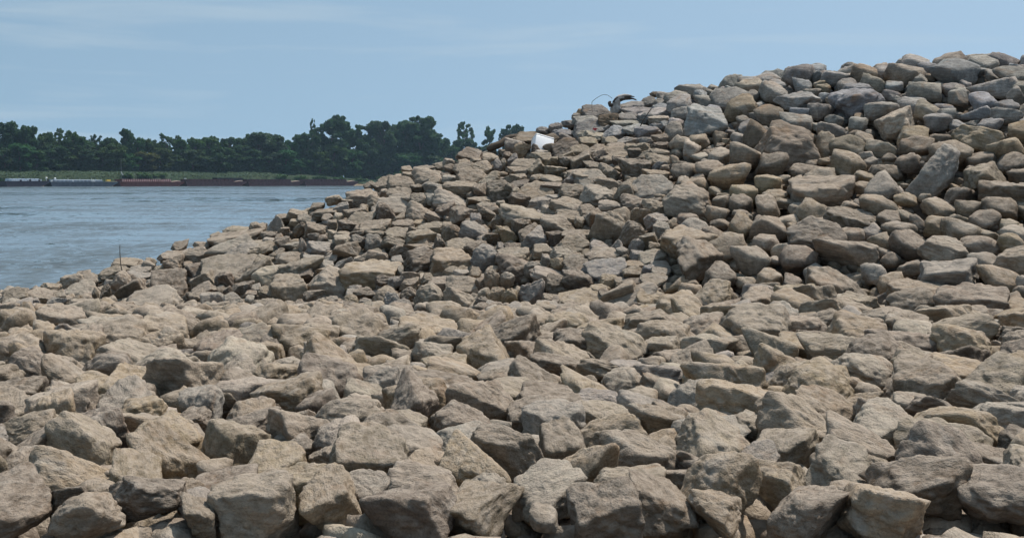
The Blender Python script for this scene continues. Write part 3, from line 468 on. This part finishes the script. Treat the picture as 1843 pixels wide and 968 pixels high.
# rocks of the photograph, in photo pixels: centre, width, height, tilt, tone
TABLE = '''24 532 47 20 0 t;23 546 46 21 0 p;72 530 56 16 5 t;89 516 38 16 0 t;130 505 47 24 10 t;151 493 28 10 0 d;165 500 46 15 0 t;150 520 63 32 12 p;
171 526 16 21 20 t;189 527 22 29 0 d;220 506 43 32 -20 t;206 487 59 20 10 t;227 473 55 15 5 t;267 475 24 13 -20 p;247 494 47 15 0 g;253 484 39 12 0 g;
224 520 16 8 0 t;240 522 55 41 20 d;302 508 70 39 8 d;313 460 64 18 3 t;270 471 21 15 -20 t;287 484 26 15 0 t;309 474 37 34 5 t;56 547 31 20 0 g;
81 539 34 20 -10 t;102 546 41 28 10 g;107 530 21 11 0 t;130 546 38 28 10 t;154 549 51 24 5 t;194 547 36 26 10 p;224 549 36 16 0 t;272 542 106 42 12 p;
249 537 16 14 20 g;536 385 38 29 -10 t;510 391 27 11 0 t;459 409 21 19 0 t;491 405 39 27 20 g;571 370 26 15 5 t;583 381 54 23 8 d;552 392 34 13 -5 p;
529 399 18 11 0 t;600 359 31 16 15 t;589 390 23 11 0 t;571 412 46 33 0 t;536 413 31 29 10 d;511 412 22 19 5 t;484 423 28 16 5 d;390 423 23 9 10 t;
426 412 49 11 5 t;404 421 13 7 0 t;503 426 15 10 20 d;564 423 21 11 0 g;600 420 20 16 0 t;599 402 16 13 0 t;324 442 33 15 5 t;362 442 29 18 0 t;
425 428 96 23 8 t;421 446 88 38 12 g;351 460 54 29 10 t;338 475 21 7 0 d;435 453 64 35 18 g;400 463 16 11 0 t;471 442 49 15 5 t;484 431 23 9 0 g;
511 433 29 18 20 d;497 455 31 20 -5 t;462 458 38 21 8 t;440 462 15 10 0 d;476 466 36 15 0 t;524 440 34 21 10 g;546 441 16 29 0 p;576 444 49 32 -8 g;
520 459 49 22 5 t;548 460 16 15 0 d;339 481 20 11 0 d;359 483 46 29 15 d;386 471 15 11 0 t;414 484 98 28 5 t;366 505 51 31 15 t;404 503 34 29 0 d;
457 487 75 44 20 t;493 494 72 44 15 p;544 483 73 36 22 t;564 465 38 20 10 g;588 475 24 16 0 g;595 464 23 16 5 g;582 484 29 18 0 t;550 491 36 18 18 d;
589 510 73 51 -22 p;519 521 72 49 15 t;564 531 44 28 15 d;481 523 29 18 5 t;462 518 18 13 0 g;435 516 36 29 -10 d;409 522 16 18 20 d;
366 518 47 20 15 t;359 532 36 20 10 t;383 535 46 31 10 g;418 543 39 28 15 p;366 549 28 20 0 g;434 552 33 16 0 p;451 529 24 13 0 d;449 536 16 12 0 g;
475 548 49 31 0 t;538 549 26 20 0 t;586 549 49 29 15 t;311 549 23 15 0 d;535 555 59 16 0 p;733 305 21 13 0 t;763 303 36 12 10 t;777 315 67 31 10 t;
737 317 26 15 -10 t;719 319 20 13 0 t;695 325 29 17 10 t;667 333 23 11 10 t;684 335 31 17 10 d;722 330 49 18 5 t;792 297 24 11 5 t;808 292 24 15 0 p;
811 301 22 13 5 d;845 279 46 18 -5 d;883 281 34 15 0 t;836 303 38 15 0 t;837 292 26 15 0 t;858 289 23 11 0 t;869 299 42 23 -5 t;896 296 15 20 0 g;
853 319 59 26 5 t;811 320 29 15 10 g;784 335 42 23 20 g;751 337 24 12 0 d;780 326 24 15 10 t;828 337 57 23 5 t;793 341 18 11 0 t;880 320 44 24 10 t;
902 341 49 31 5 d;866 339 29 18 0 t;864 357 44 26 -15 t;719 347 42 23 10 t;719 354 33 11 5 p;691 345 18 12 0 t;655 354 52 34 20 t;683 363 42 23 0 t;
654 374 20 15 0 t;704 371 69 20 5 p;694 382 41 34 0 d;718 391 26 16 0 t;741 357 31 16 10 p;756 359 34 21 5 t;777 356 18 18 0 g;812 357 62 28 -5 p;
802 378 42 26 5 d;758 383 54 38 -5 t;782 386 34 16 -10 t;834 384 54 36 -5 t;874 384 33 20 -15 t;857 392 21 18 0 g;873 369 28 11 10 t;
888 376 24 16 15 t;900 397 29 29 0 d;614 373 28 19 0 g;609 389 18 13 0 p;635 383 34 16 10 t;628 405 39 20 0 d;650 394 60 26 10 t;677 407 55 20 10 t;
726 402 39 13 0 t;715 419 47 16 5 t;744 415 15 20 0 d;775 409 46 16 5 t;806 403 18 8 0 t;815 419 39 38 15 t;855 414 59 39 -15 g;884 424 32 21 10 d;
756 423 51 20 8 t;643 348 21 10 20 t;630 362 31 15 10 t;616 419 31 16 0 t;646 418 29 11 10 d;678 421 36 11 0 t;616 428 31 16 0 p;645 429 28 21 5 g;
674 435 34 24 5 g;709 436 44 23 0 t;627 450 54 31 -5 d;616 471 33 24 -5 g;653 462 31 26 -5 p;682 460 41 24 0 t;722 451 42 33 5 d;757 442 55 29 -5 t;
715 467 21 10 0 g;761 470 70 42 8 d;809 469 82 38 8 y;793 439 24 26 0 d;831 441 54 23 -3 t;860 442 47 20 10 d;819 451 29 8 0 t;874 462 52 46 5 b;
898 464 18 21 0 d;670 491 101 41 10 y;739 494 39 20 -5 t;722 484 11 15 0 g;695 504 38 28 10 d;714 506 36 26 0 g;739 509 36 18 0 t;769 503 24 20 -5 t;
793 504 46 18 10 t;813 489 31 18 0 t;831 491 28 13 0 g;835 510 65 38 5 t;855 489 21 18 -10 t;866 508 23 23 0 d;886 502 31 38 5 t;775 538 55 55 10 p;
825 539 59 52 -5 p;872 526 18 16 10 p;892 530 29 34 -8 y;868 543 28 24 10 d;885 551 29 15 0 g;641 520 26 18 -10 g;660 526 46 18 5 d;695 532 44 33 5 t;
737 529 36 29 5 d;632 544 31 26 10 y;658 546 28 24 -5 g;708 544 33 33 10 g;723 550 38 20 0 g;609 550 18 16 0 p;667 553 42 16 0 p;629 550 33 16 0 d;
631 527 20 16 0 g;1182 168 21 11 0 d;1196 172 24 16 0 g;1169 183 29 20 5 g;1138 192 46 21 10 g;1192 183 29 16 0 g;1146 201 44 20 5 g;
1179 202 55 13 10 g;1191 193 33 13 5 b;1164 211 26 20 10 b;1186 213 36 11 0 p;1075 202 51 20 5 g;1046 200 14 10 -15 y;1040 207 20 10 0 g;
1026 222 29 17 5 g;1000 231 24 20 0 g;1058 218 47 15 0 g;1063 230 59 20 12 g;1097 220 39 28 20 d;1102 214 29 13 0 b;1133 211 38 10 0 g;
1127 220 52 11 0 g;978 235 24 18 0 g;962 247 72 17 -3 d;1013 235 33 16 0 b;928 260 46 29 -5 g;939 271 35 29 10 y;968 268 21 20 0 d;996 251 33 20 15 d;
990 263 23 13 10 y;1024 248 33 20 -5 g;1063 242 46 18 0 p;1060 254 33 11 0 t;1020 266 56 30 20 d;1132 249 36 29 -20 g;1106 236 39 24 5 b;
1146 231 44 15 0 b;1164 236 39 21 10 b;1181 226 20 11 0 b;1197 224 20 15 0 b;1178 233 18 13 0 g;1163 248 29 16 10 g;1191 249 31 18 0 t;
1101 254 26 15 0 t;1109 263 33 10 0 t;1152 264 34 17 0 t;1135 265 20 15 0 t;1191 261 31 13 5 d;1022 281 36 16 10 t;1024 291 33 23 10 d;
1048 288 51 31 12 t;1044 268 33 13 0 t;1075 268 38 20 5 t;1110 276 60 16 -3 t;1081 281 29 23 20 d;1142 274 24 16 0 d;1164 273 28 18 0 t;
1186 272 34 11 0 t;1186 284 41 20 5 t;1115 286 31 15 0 d;1095 286 18 11 0 t;1142 300 54 34 0 d;1189 296 26 18 0 g;1197 302 20 13 0 t;
1099 304 36 23 0 t;1067 297 31 13 0 t;998 286 13 10 0 t;974 273 21 8 0 g;975 281 36 13 0 t;944 294 49 20 15 t;968 302 38 29 25 t;1001 305 39 16 0 t;
922 288 24 21 10 g;906 292 11 16 0 t;912 278 15 13 0 d;1050 308 59 19 5 t;933 307 36 16 5 t;928 322 42 21 5 t;971 320 34 18 0 t;992 321 38 10 -5 t;
937 329 38 16 5 d;993 332 46 16 0 d;1027 319 29 20 20 g;1056 315 57 21 -3 t;1067 323 57 21 10 p;1098 326 47 25 10 t;1136 327 34 20 -10 t;
1181 315 46 21 0 y;1152 339 34 10 -3 t;1174 334 72 35 22 g;911 337 23 24 -10 t;929 342 18 10 0 t;955 334 33 9 0 d;965 346 62 18 5 y;937 358 41 24 0 d;
973 367 49 23 0 g;997 353 24 7 0 g;983 377 20 18 0 p;1019 371 59 28 -5 t;1035 346 51 28 5 t;1078 350 59 29 0 p;1124 346 36 31 0 t;1099 368 49 21 0 p;
1152 362 60 26 5 d;1184 367 46 29 10 t;1147 384 41 33 -10 y;1184 393 46 29 -15 g;942 389 83 38 -5 t;940 407 38 28 5 d;1041 376 24 11 5 d;
1058 379 38 18 5 t;1027 388 46 17 -3 t;1077 390 47 28 12 d;1044 397 20 15 0 t;1007 402 64 31 -5 t;960 419 51 29 10 d;914 418 28 34 20 y;
1040 418 55 25 0 d;1098 408 67 59 5 t;1143 421 52 46 -10 d;1191 412 33 24 5 g;1196 427 21 20 0 d;960 429 52 33 10 g;924 442 29 14 0 d;
902 442 15 14 0 g;1030 444 67 33 -5 t;1041 427 28 12 0 d;998 426 26 23 0 d;1078 441 42 19 -5 g;927 457 54 20 5 t;938 475 75 42 5 d;975 450 39 18 5 t;
982 468 18 21 0 g;1011 455 39 18 5 p;1032 463 39 15 0 p;1004 473 26 23 0 y;1040 474 52 24 10 d;1086 457 59 23 10 t;1095 484 70 35 5 b;
1112 441 13 20 0 g;1121 451 21 13 0 g;1146 440 24 24 10 g;1171 432 39 38 20 t;1186 444 41 19 0 t;1176 462 55 22 5 p;1151 458 29 15 0 g;
1147 474 41 15 0 y;1168 482 20 16 0 b;1188 478 38 8 0 g;1191 489 33 15 0 p;1142 489 41 19 10 t;960 482 31 28 0 g;989 491 64 26 -15 p;
958 527 54 59 15 g;1003 512 42 31 0 d;1028 495 28 19 0 g;1046 501 54 33 5 d;1099 503 36 16 0 y;1117 505 29 18 5 t;1142 506 39 16 0 d;
1179 503 49 16 10 t;1120 526 69 41 20 t;1139 535 90 42 18 t;1173 534 67 39 8 y;1044 535 83 36 0 y;991 534 28 16 0 t;1001 540 16 11 0 d;
991 550 47 20 5 p;1022 553 49 18 5 g;913 499 26 28 -10 p;917 531 34 36 -3 y;1080 518 33 11 0 y;1090 528 21 15 0 d;1184 554 46 15 0 p;'''
rec = []
for it in TABLE.replace('\n', '').split(';'):
    if it.strip(): a = it.split(); rec.append([float(v) for v in a[:5]] + [a[5]])
rec.sort(key=lambda r: -r[2] * r[3])
ORD = ['first', 'second', 'third', 'fourth', 'fifth', 'sixth', 'seventh', 'eighth', 'ninth', 'tenth', 'eleventh', 'twelfth', 'thirteenth', 'fourteenth', 'fifteenth', 'sixteenth', 'seventeenth', 'eighteenth', 'nineteenth', 'twentieth']
things = []; placed = []
for i, (px, py, wp, hp, tilt, tone) in enumerate(rec):
    d = hit(px, py, .05); W = wp * d / F * 1.10; H = hp * d / F * 1.50
    asp = wp / hp; st = 'slab' if asp > 2.4 else ('round' if asp < 1.35 and rr.random() < .5 else rr.choice(['block', 'block', 'wedge', 'slab'] if asp > 1.7 else ['block', 'block', 'wedge']))
    if py - float(np.interp(px, crx, cry)) < 14: st = rr.choice(['block', 'round', 'slab'])
    Yd = min(max(W * rr.uniform(.65, .9), .25), H * 1.9 + .1); pitch = R(24 + rr.uniform(-16, 16)); sk = py - float(np.interp(px, crx, cry)) < 16; hp2 = max(hp * 1.2, 15) if sk else hp * 1.5; H = hp2 * d / F; Zd = max((H - Yd * abs(math.sin(pitch)) * .6) / .92, min(W * .36, H * .75), H * .62); tilt += rr.uniform(-4, 4) * min(1, 1.6 / asp)
    m3 = orient(R(tilt), pitch, R(rr.uniform(-22, 22)) + (math.pi if rr.random() < .5 else 0)); loc = P(px, py - hp * .5 + hp2 * .5 - (0 if sk else hp * .03), d) + Vector((0, Yd * .12, 0)); placed.append((loc.x, loc.y, W))
    if i < 300:
        me = rr.choice(by_style[st]); o = obj('rock', me); o.matrix_world = Matrix.Translation(loc) @ m3.to_4x4() @ Matrix.Diagonal((W, Yd, Zd, 1)); o.color = vary(tone)
        things.append((o, px, py, wp, hp, tone, st, tilt))
    else: stuff.append((np.array(m3) @ np.diag((W, Yd, Zd)), np.array(loc), LOW4[rr.randrange(len(LOW4))], F4, vary(tone)))

# labels: how each rock looks, and where it lies by things one can find
COLS = [(130, 'left of the upright stick'), (300, 'near the upright stick'), (390, 'right of the upright stick'), (470, 'below the plain maroon barge'), (560, 'below the broad tree hump'), (640, 'below the tallest left tree'), (720, 'below the pointed tree'), (800, 'below the widest tree'),
        (870, 'below the slender tree'), (935, 'below the umbrella-shaped tree'), (1010, 'below the white box'), (1085, 'below the wire arch'), (1145, 'below the driftwood stump'), (1e9, 'right of the driftwood stump')]
def row(px, py): 
    c = float(np.interp(px, crx, cry)); return 'on the skyline' if py - c < 14 else 'bottom-row' if py > 508 else 'upper' if py < 290 else 'middle' if py < 375 else 'lower' if py < 445 else 'near-bottom'
SHAPE = {'block': 'blocky', 'slab': 'flat', 'wedge': 'wedge-shaped', 'round': 'rounded'}
groups = {}
for t_ in things:
    o, px, py, wp, hp, tone, st, tilt = t_; col = next(n for x, n in COLS if px < x); rw = row(px, py); size = 'big' if wp * hp > 1900 else 'small' if wp * hp < 520 else 'mid-sized'
    key = f'{size} {WORD[tone]} {SHAPE[st]} rock on the skyline {col}' if rw == 'on the skyline' else f'{size} {WORD[tone]} {SHAPE[st]} {rw} rock {col}'
    groups.setdefault(key, []).append(t_)
for key, ts in groups.items():
    ts.sort(key=lambda t_: t_[1])
    for j, t_ in enumerate(ts): tag(t_[0], key if len(ts) == 1 else key + (', left one' if j == 0 else ', right one') if len(ts) == 2 else key + f', {ORD[j]} from left', 'rock', 'rocks of the bank')

# the bank goes on to the right of and below the photograph: boulders of the same kind
cell = {}
def free(x, y, r, k=.60):
    for ix in range(int(x) - 2, int(x) + 3):
        for iy in range(int(y) - 2, int(y) + 3):
            for (a, b_, c) in cell.get((ix, iy), ()):
                if (a - x) ** 2 + ((b_ - y)) ** 2 < (k * (c + r) / 2) ** 2: return False
    return True
def put(x, y, r): cell.setdefault((int(x), int(y)), []).append((x, y, r))
for x, y, W in placed: put(x, y, W)
cand = []
for n_try in range(60000):
    y = rr.uniform(5.5, 30); x = rr.uniform(-.37 * y - 1.5, .70 * y + 1.5); px = CX + F * x / y
    if y > float(crest_d(px)) + .3: continue
    big = 1 if n_try < 9000 else .8 if n_try < 25000 else .55
    W = big * min(1.0, max(.34, rr.lognormvariate(-.42, .30))); W = min(W, .045 * y + .22) * (1.15 if y > 15 else 1)
    z = float(bank(x, y)); qx, qy = project(x, y, z + .1)
    if -8 < qx < 1196 and qy < 548: continue
    if y > float(crest_d(px)) - .7: W = min(W, .7); z -= .16
    if qx <= -8 and qy < 600: W *= .6; z -= .3
    qt = project(x, y, z + .6 * W)[1]
    if (-60 < qx < 1215 and qt < 534) or (qx <= -8 and qt < float(np.interp(qx, crx, cry)) + 6): continue
    if not free(x, y, W, .74): continue
    put(x, y, W); cand.append((x, y, z, W, qx, qy))
ext = []
for (x, y, z, W, qx, qy) in cand:
    st = rr.choice(['block', 'block', 'wedge', 'slab', 'slab', 'round']); hgt = z - EZ
    tone = rr.choice('ttttddgpyy' if hgt < .9 else 'gggbbpgtg'); Yd = W * rr.uniform(.62, .95); Zd = W * rr.uniform(.5, .8)
    sl = 1 if z > .9 else .35; m3 = orient(R(rr.uniform(-14, 18)), R(20 * sl + rr.uniform(-14, 16)), R(rr.uniform(0, 360)))
    ext.append((W / y if -120 < qx < 1900 and qy < 1080 else 0, np.array((x, y, z + Zd * rr.uniform(.06, .26))), m3, (W, Yd, Zd), tone, st, qx, qy))
ext.sort(key=lambda e: -e[0]); groups = {}
for i, (vis, loc, m3, sc, tone, st, qx, qy) in enumerate(ext):
    if i < 290 and vis > 0:
        o = obj('boulder', rr.choice(by_style[st])); o.matrix_world = Matrix.Translation(Vector(loc)) @ m3.to_4x4() @ Matrix.Diagonal((*sc, 1)); o.color = vary(tone)
        rw = 'upper right slope' if qy < 300 else 'right-hand slope' if qy < 480 else 'slope foot' if qy < 600 else 'far apron' if qy < 720 else 'middle apron' if qy < 840 else 'nearest apron'
        sec = 'outer left' if qx < 300 else 'left' if qx < 650 else 'centre left' if qx < 950 else 'centre right' if qx < 1250 else 'right' if qx < 1550 else 'outer right'
        groups.setdefault(f'{WORD[tone]} {SHAPE[st]} boulder on the {rw}, {sec} part', []).append((o, qx))
    else: stuff.append((np.array(m3) @ np.diag(sc), loc, LOW3[rr.randrange(len(LOW3))], F3, vary(tone)))
for key, ts in groups.items():
    ts.sort(key=lambda t_: t_[1])
    for j, t_ in enumerate(ts): tag(t_[0], key if len(ts) == 1 else key + f', {ORD[min(j, 19)]} from left', 'boulder', 'boulders of the nearer bank')

# small stones wedged between, one mass
D2, F2 = ico(2); LOW2 = [rock_shape(D2, 500 + i, 'block') for i in range(12)]
n_small = 0
for n_try in range(13500):
    y = rr.uniform(5.0, 31); x = rr.uniform(-.36 * y - 1, .68 * y + 1); px = CX + F * x / y
    if y > float(crest_d(px)) - .1 or rr.random() > min(1, y / 16 + .25): continue
    s = rr.uniform(.13, .38); z = float(bank(x, y)) - .15 + rr.uniform(-.07, .07) - s * .1; tone = rr.choice('tttddgpy' if z - EZ < .9 else 'gggbbdp')
    m3 = orient(R(rr.uniform(-30, 30)), R(rr.uniform(-20, 40)), R(rr.uniform(0, 360))); stuff.append((np.array(m3) @ np.diag((s, s * .8, s * .6)), np.array((x, y, z)), *((LOW3[rr.randrange(len(LOW3))], F3) if s > .33 else (LOW2[rr.randrange(12)], F2)), vary(tone, .2))); n_small += 1
for n_try in range(5200):
    y = 4.6 + 24 * rr.random() ** 2; x = rr.uniform(-.34 * y - .5, .66 * y + .5); s = rr.uniform(.04, .15)
    if y > float(crest_d(CX + F * x / y)) - .2: continue
    z = float(bank(x, y)) - .27 + rr.uniform(0, .06); m3 = orient(rr.uniform(-.6, .6), rr.uniform(-.5, .5), rr.uniform(0, 6.28)); stuff.append((np.array(m3) @ np.diag((s, s * .8, s * .6)), np.array((x, y, z)), LOW2[rr.randrange(12)], F2, vary(rr.choice('ttdgpy'), .25)))
Vs, Fs, Cs, b0 = [], [], [], 0
for m3, loc, sh, fc, c in stuff:
    Vs.append(sh @ m3.T + loc); Fs.append(fc + b0); Cs.append(np.tile(np.array(c, np.float32), (len(sh), 1))); b0 += len(sh)
me = fastmesh('rubble', np.concatenate(Vs), np.concatenate(Fs), M_rubble, True); at = me.color_attributes.new('tone', 'FLOAT_COLOR', 'POINT'); at.data.foreach_set('color', np.concatenate(Cs).ravel())
tag(obj('rubble', me), 'smaller stones filling the gaps between the rocks of the bank', 'stones', kind='stuff')
print('rocks', len(things), 'ext', len(ext), 'small', n_small, 'stuff tris', len(me.polygons))

# ------------------------------------------------------------------ things lying on the bank
M_drift = plain('driftwood', (.40, .36, .33), .85, .45, 9, .5, .15); M_wet = plain('dark_wood', (.075, .060, .052), .9, .4, 8, .4, .15); M_twig = plain('twig', (.10, .085, .07), .9, .3, 20)
def pts(l, d, n=0, dy=None):
    p = [P(x, y, d + (dy[i] if dy else 0)) for i, (x, y) in enumerate(l)]; return [Vector(v) for v in spline([tuple(v) for v in p], n)] if n else p
def local(ps, o): return [tuple(Vector(p) - o) for p in ps]
# upright stick
d = hit(219, 492) - .55; o0 = P(222, 496, d); r = tag(MB().tube(local(pts([(216, 440), (215.7, 450), (216.5, 466), (218.5, 482), (224, 500)], d, 14), o0), [.007 + .0005 * k for k in range(14)], 7, .12, 1).build('stick', M_twig, None, o0, True), 'thin bare stick standing upright at the rocky waterline', 'stick')
# driftwood stump
Zq = .0868
def z8(l): return [(1040 + x * Zq, 150 + y * Zq) for x, y in l]
d = hit(1108, 200) - .25; o0 = P(1108, 197, d); r = empty('driftwood_stump', o0); tag(r, 'bleached driftwood stump arching over with frayed dark ends, on the rock skyline', 'driftwood')
MB().tube(local(pts(z8([(790, 620), (785, 540), (780, 470), (800, 400), (840, 335), (910, 290), (1000, 272), (1100, 268)]), d, 22), o0), list(np.interp(np.linspace(0, 1, 22), [0, .2, .4, .6, .8, 1], [.125, .12, .095, .08, .06, .025])), 9, .16, 4).build('stump', M_drift, r, smooth=True)
for l, r0, m_ in (([(860, 350), (960, 330), (1080, 318), (1150, 325), (1215, 352)], .030, M_wet), ([(960, 290), (1060, 285), (1120, 275), (1175, 288)], .022, M_wet), ([(930, 262), (1020, 246), (1115, 256)], .020, M_drift), ([(745, 400), (770, 340), (830, 290)], .028, M_wet),
                  ([(700, 470), (668, 440), (650, 400), (690, 385)], .042, M_wet), ([(740, 480), (690, 470), (640, 465)], .03, M_wet), ([(965, 330), (968, 360)], .008, M_wet)):
    MB().tube(local(pts(z8(l), d - .04, 9), o0), list(np.linspace(r0 * 1.35, r0 * .45, 9)), 7, .2, len(l)).build('branch', m_, r, smooth=True)
o0 = P(1066, 199, d); tag(MB().tube(local(pts(z8([(296, 600), (294, 500), (292, 400), (330, 355), (420, 290), (520, 243), (600, 246), (660, 275), (715, 320)]), d, 30, None), o0), [.0055] * 30, 6).build('wire', M_twig, None, o0), 'thin bent wire arching up against the sky beside the driftwood', 'wire')
def t6(l): return [(900 + x * .1632, 160 + y * .1632) for x, y in l]
d = hit(1160, 215) - .55; o0 = P(1146, 243, d); r = empty('dead_branch', o0); tag(r, 'thin dark dead branch leaning on grey rocks right of the driftwood', 'branch')
MB().tube(local(pts(t6([(1500, 520), (1540, 430), (1580, 350), (1640, 260), (1670, 220)]), d, 14), o0), list(np.linspace(.014, .007, 14)), 6, .1, 2).build('stem', M_wet, r); MB().tube(local(pts(t6([(1580, 350), (1530, 330), (1490, 300)]), d, 6), o0), list(np.linspace(.009, .004, 6)), 5).build('twig', M_wet, r)
d = hit(1119, 206) - .3; o0 = P(1119, 208, d); tag(MB().tube(local(pts(z8([(890, 625), (930, 630), (950, 680)]), d, 8), o0), [.02, .026, .028, .027, .025, .022, .018, .012], 7, .1, 3).build('driftwood_piece', plain('bleached_wood', (.55, .50, .42), .8, .2, 20), None, o0, True), 'small bleached curl of wood below the driftwood stump', 'driftwood')
# dark log lying on the skyline
d = hit(905, 258) - .1; o0 = P(905, 258, d); tag(MB().tube(local(pts([(877, 270), (888, 264), (902, 259), (915, 249), (932, 244)], d, 12, [0, 0, .05, .1, .15]), o0), list(np.interp(np.linspace(0, 1, 12), [0, .15, .5, .85, 1], [.05, .085, .09, .07, .04])), 10, .10, 8).build('log', plain('wet_log', (.10, .075, .055), .85, .4, 7, .5), None, o0, True), 'dark brown log lying on the skyline beside the rounded grey rock', 'log')
# other sticks
for l, lab, rad in (([(317, 556), (326, 549), (340, 537)], 'dark broken stick poking up at the bottom below the stick-side rocks', .016), ([(580, 463), (590, 458), (602, 450)], 'short dark twig lying across grey rocks under the tallest left tree', .010), ([(899, 383), (912, 387), (931, 395)], 'thin dark twig curving across a big flat rock face', .006), ([(116, 556), (116, 545)], 'tiny dark stub of wood at the bottom near the corner', .009)):
    d = hit(l[-1][0], l[-1][1]) - .45; o0 = P(*l[0], d); tag(MB().tube(local(pts(l, d, 8), o0), list(np.linspace(rad, rad * .6, 8)), 6, .12, 5).build('twig', M_wet, None, o0), lab, 'twig')
d = hit(1070, 232) - .35; o0 = P(1070, 233, d); tag(MB().box(-.035, .035, -.02, .02, -.02, .022).box(.0, .05, -.03, .0, .023, .04).build('plastic_scrap', plain('red_plastic', (.42, .06, .07), .5, .1), None, o0, rot=(.2, .4, .3)), 'tiny red plastic scrap on the pale rock below the wire arch', 'litter')
# white box
d = hit(972, 256) - .32; r = empty('white_box', P(975, 269, d)); r.rotation_euler = (R(-27), R(15), R(6)); tag(r, 'clean white plastic box with rounded edges wedged among the rocks near the skyline', 'box')
M_box = plain('white_plastic', (.88, .88, .89), .35, .02, 3, 0, .4)
def rbox(name, x, y, z0, z1, bev, par):
    bm = bmesh.new(); bmesh.ops.create_cube(bm, size=1); bmesh.ops.scale(bm, verts=bm.verts, vec=(x, y, z1 - z0)); bmesh.ops.translate(bm, verts=bm.verts, vec=(0, 0, (z0 + z1) / 2)); bmesh.ops.bevel(bm, geom=bm.edges[:], offset=bev, segments=4, affect='EDGES', profile=.5)
    me = bpy.data.meshes.new(name); bm.to_mesh(me); bm.free(); me.materials.append(M_box); me.shade_smooth(); return obj(name, me, par)
rbox('body', .45, .30, -.12, .258, .022, r); rbox('lid', .452, .302, .259, .30, .019, r)

# ------------------------------------------------------------------ air
bm = bmesh.new(); bmesh.ops.create_cube(bm, size=1); bmesh.ops.scale(bm, verts=bm.verts, vec=(3400, 1900, 66)); bmesh.ops.translate(bm, verts=bm.verts, vec=(0, 850, 27)); me = bpy.data.meshes.new('haze'); bm.to_mesh(me); bm.free()
m = bpy.data.materials.new('haze'); m.use_nodes = True; t = m.node_tree; t.nodes.clear(); pv = N(t, 'ShaderNodeVolumePrincipled'); pv.inputs['Color'].default_value = (.55, .78, 1, 1); pv.inputs['Density'].default_value = HAZE; pv.inputs['Anisotropy'].default_value = .2
om = N(t, 'ShaderNodeOutputMaterial'); t.links.new(pv.outputs[0], om.inputs['Volume']); me.materials.append(m); tag(obj('haze', me), kind='stuff')
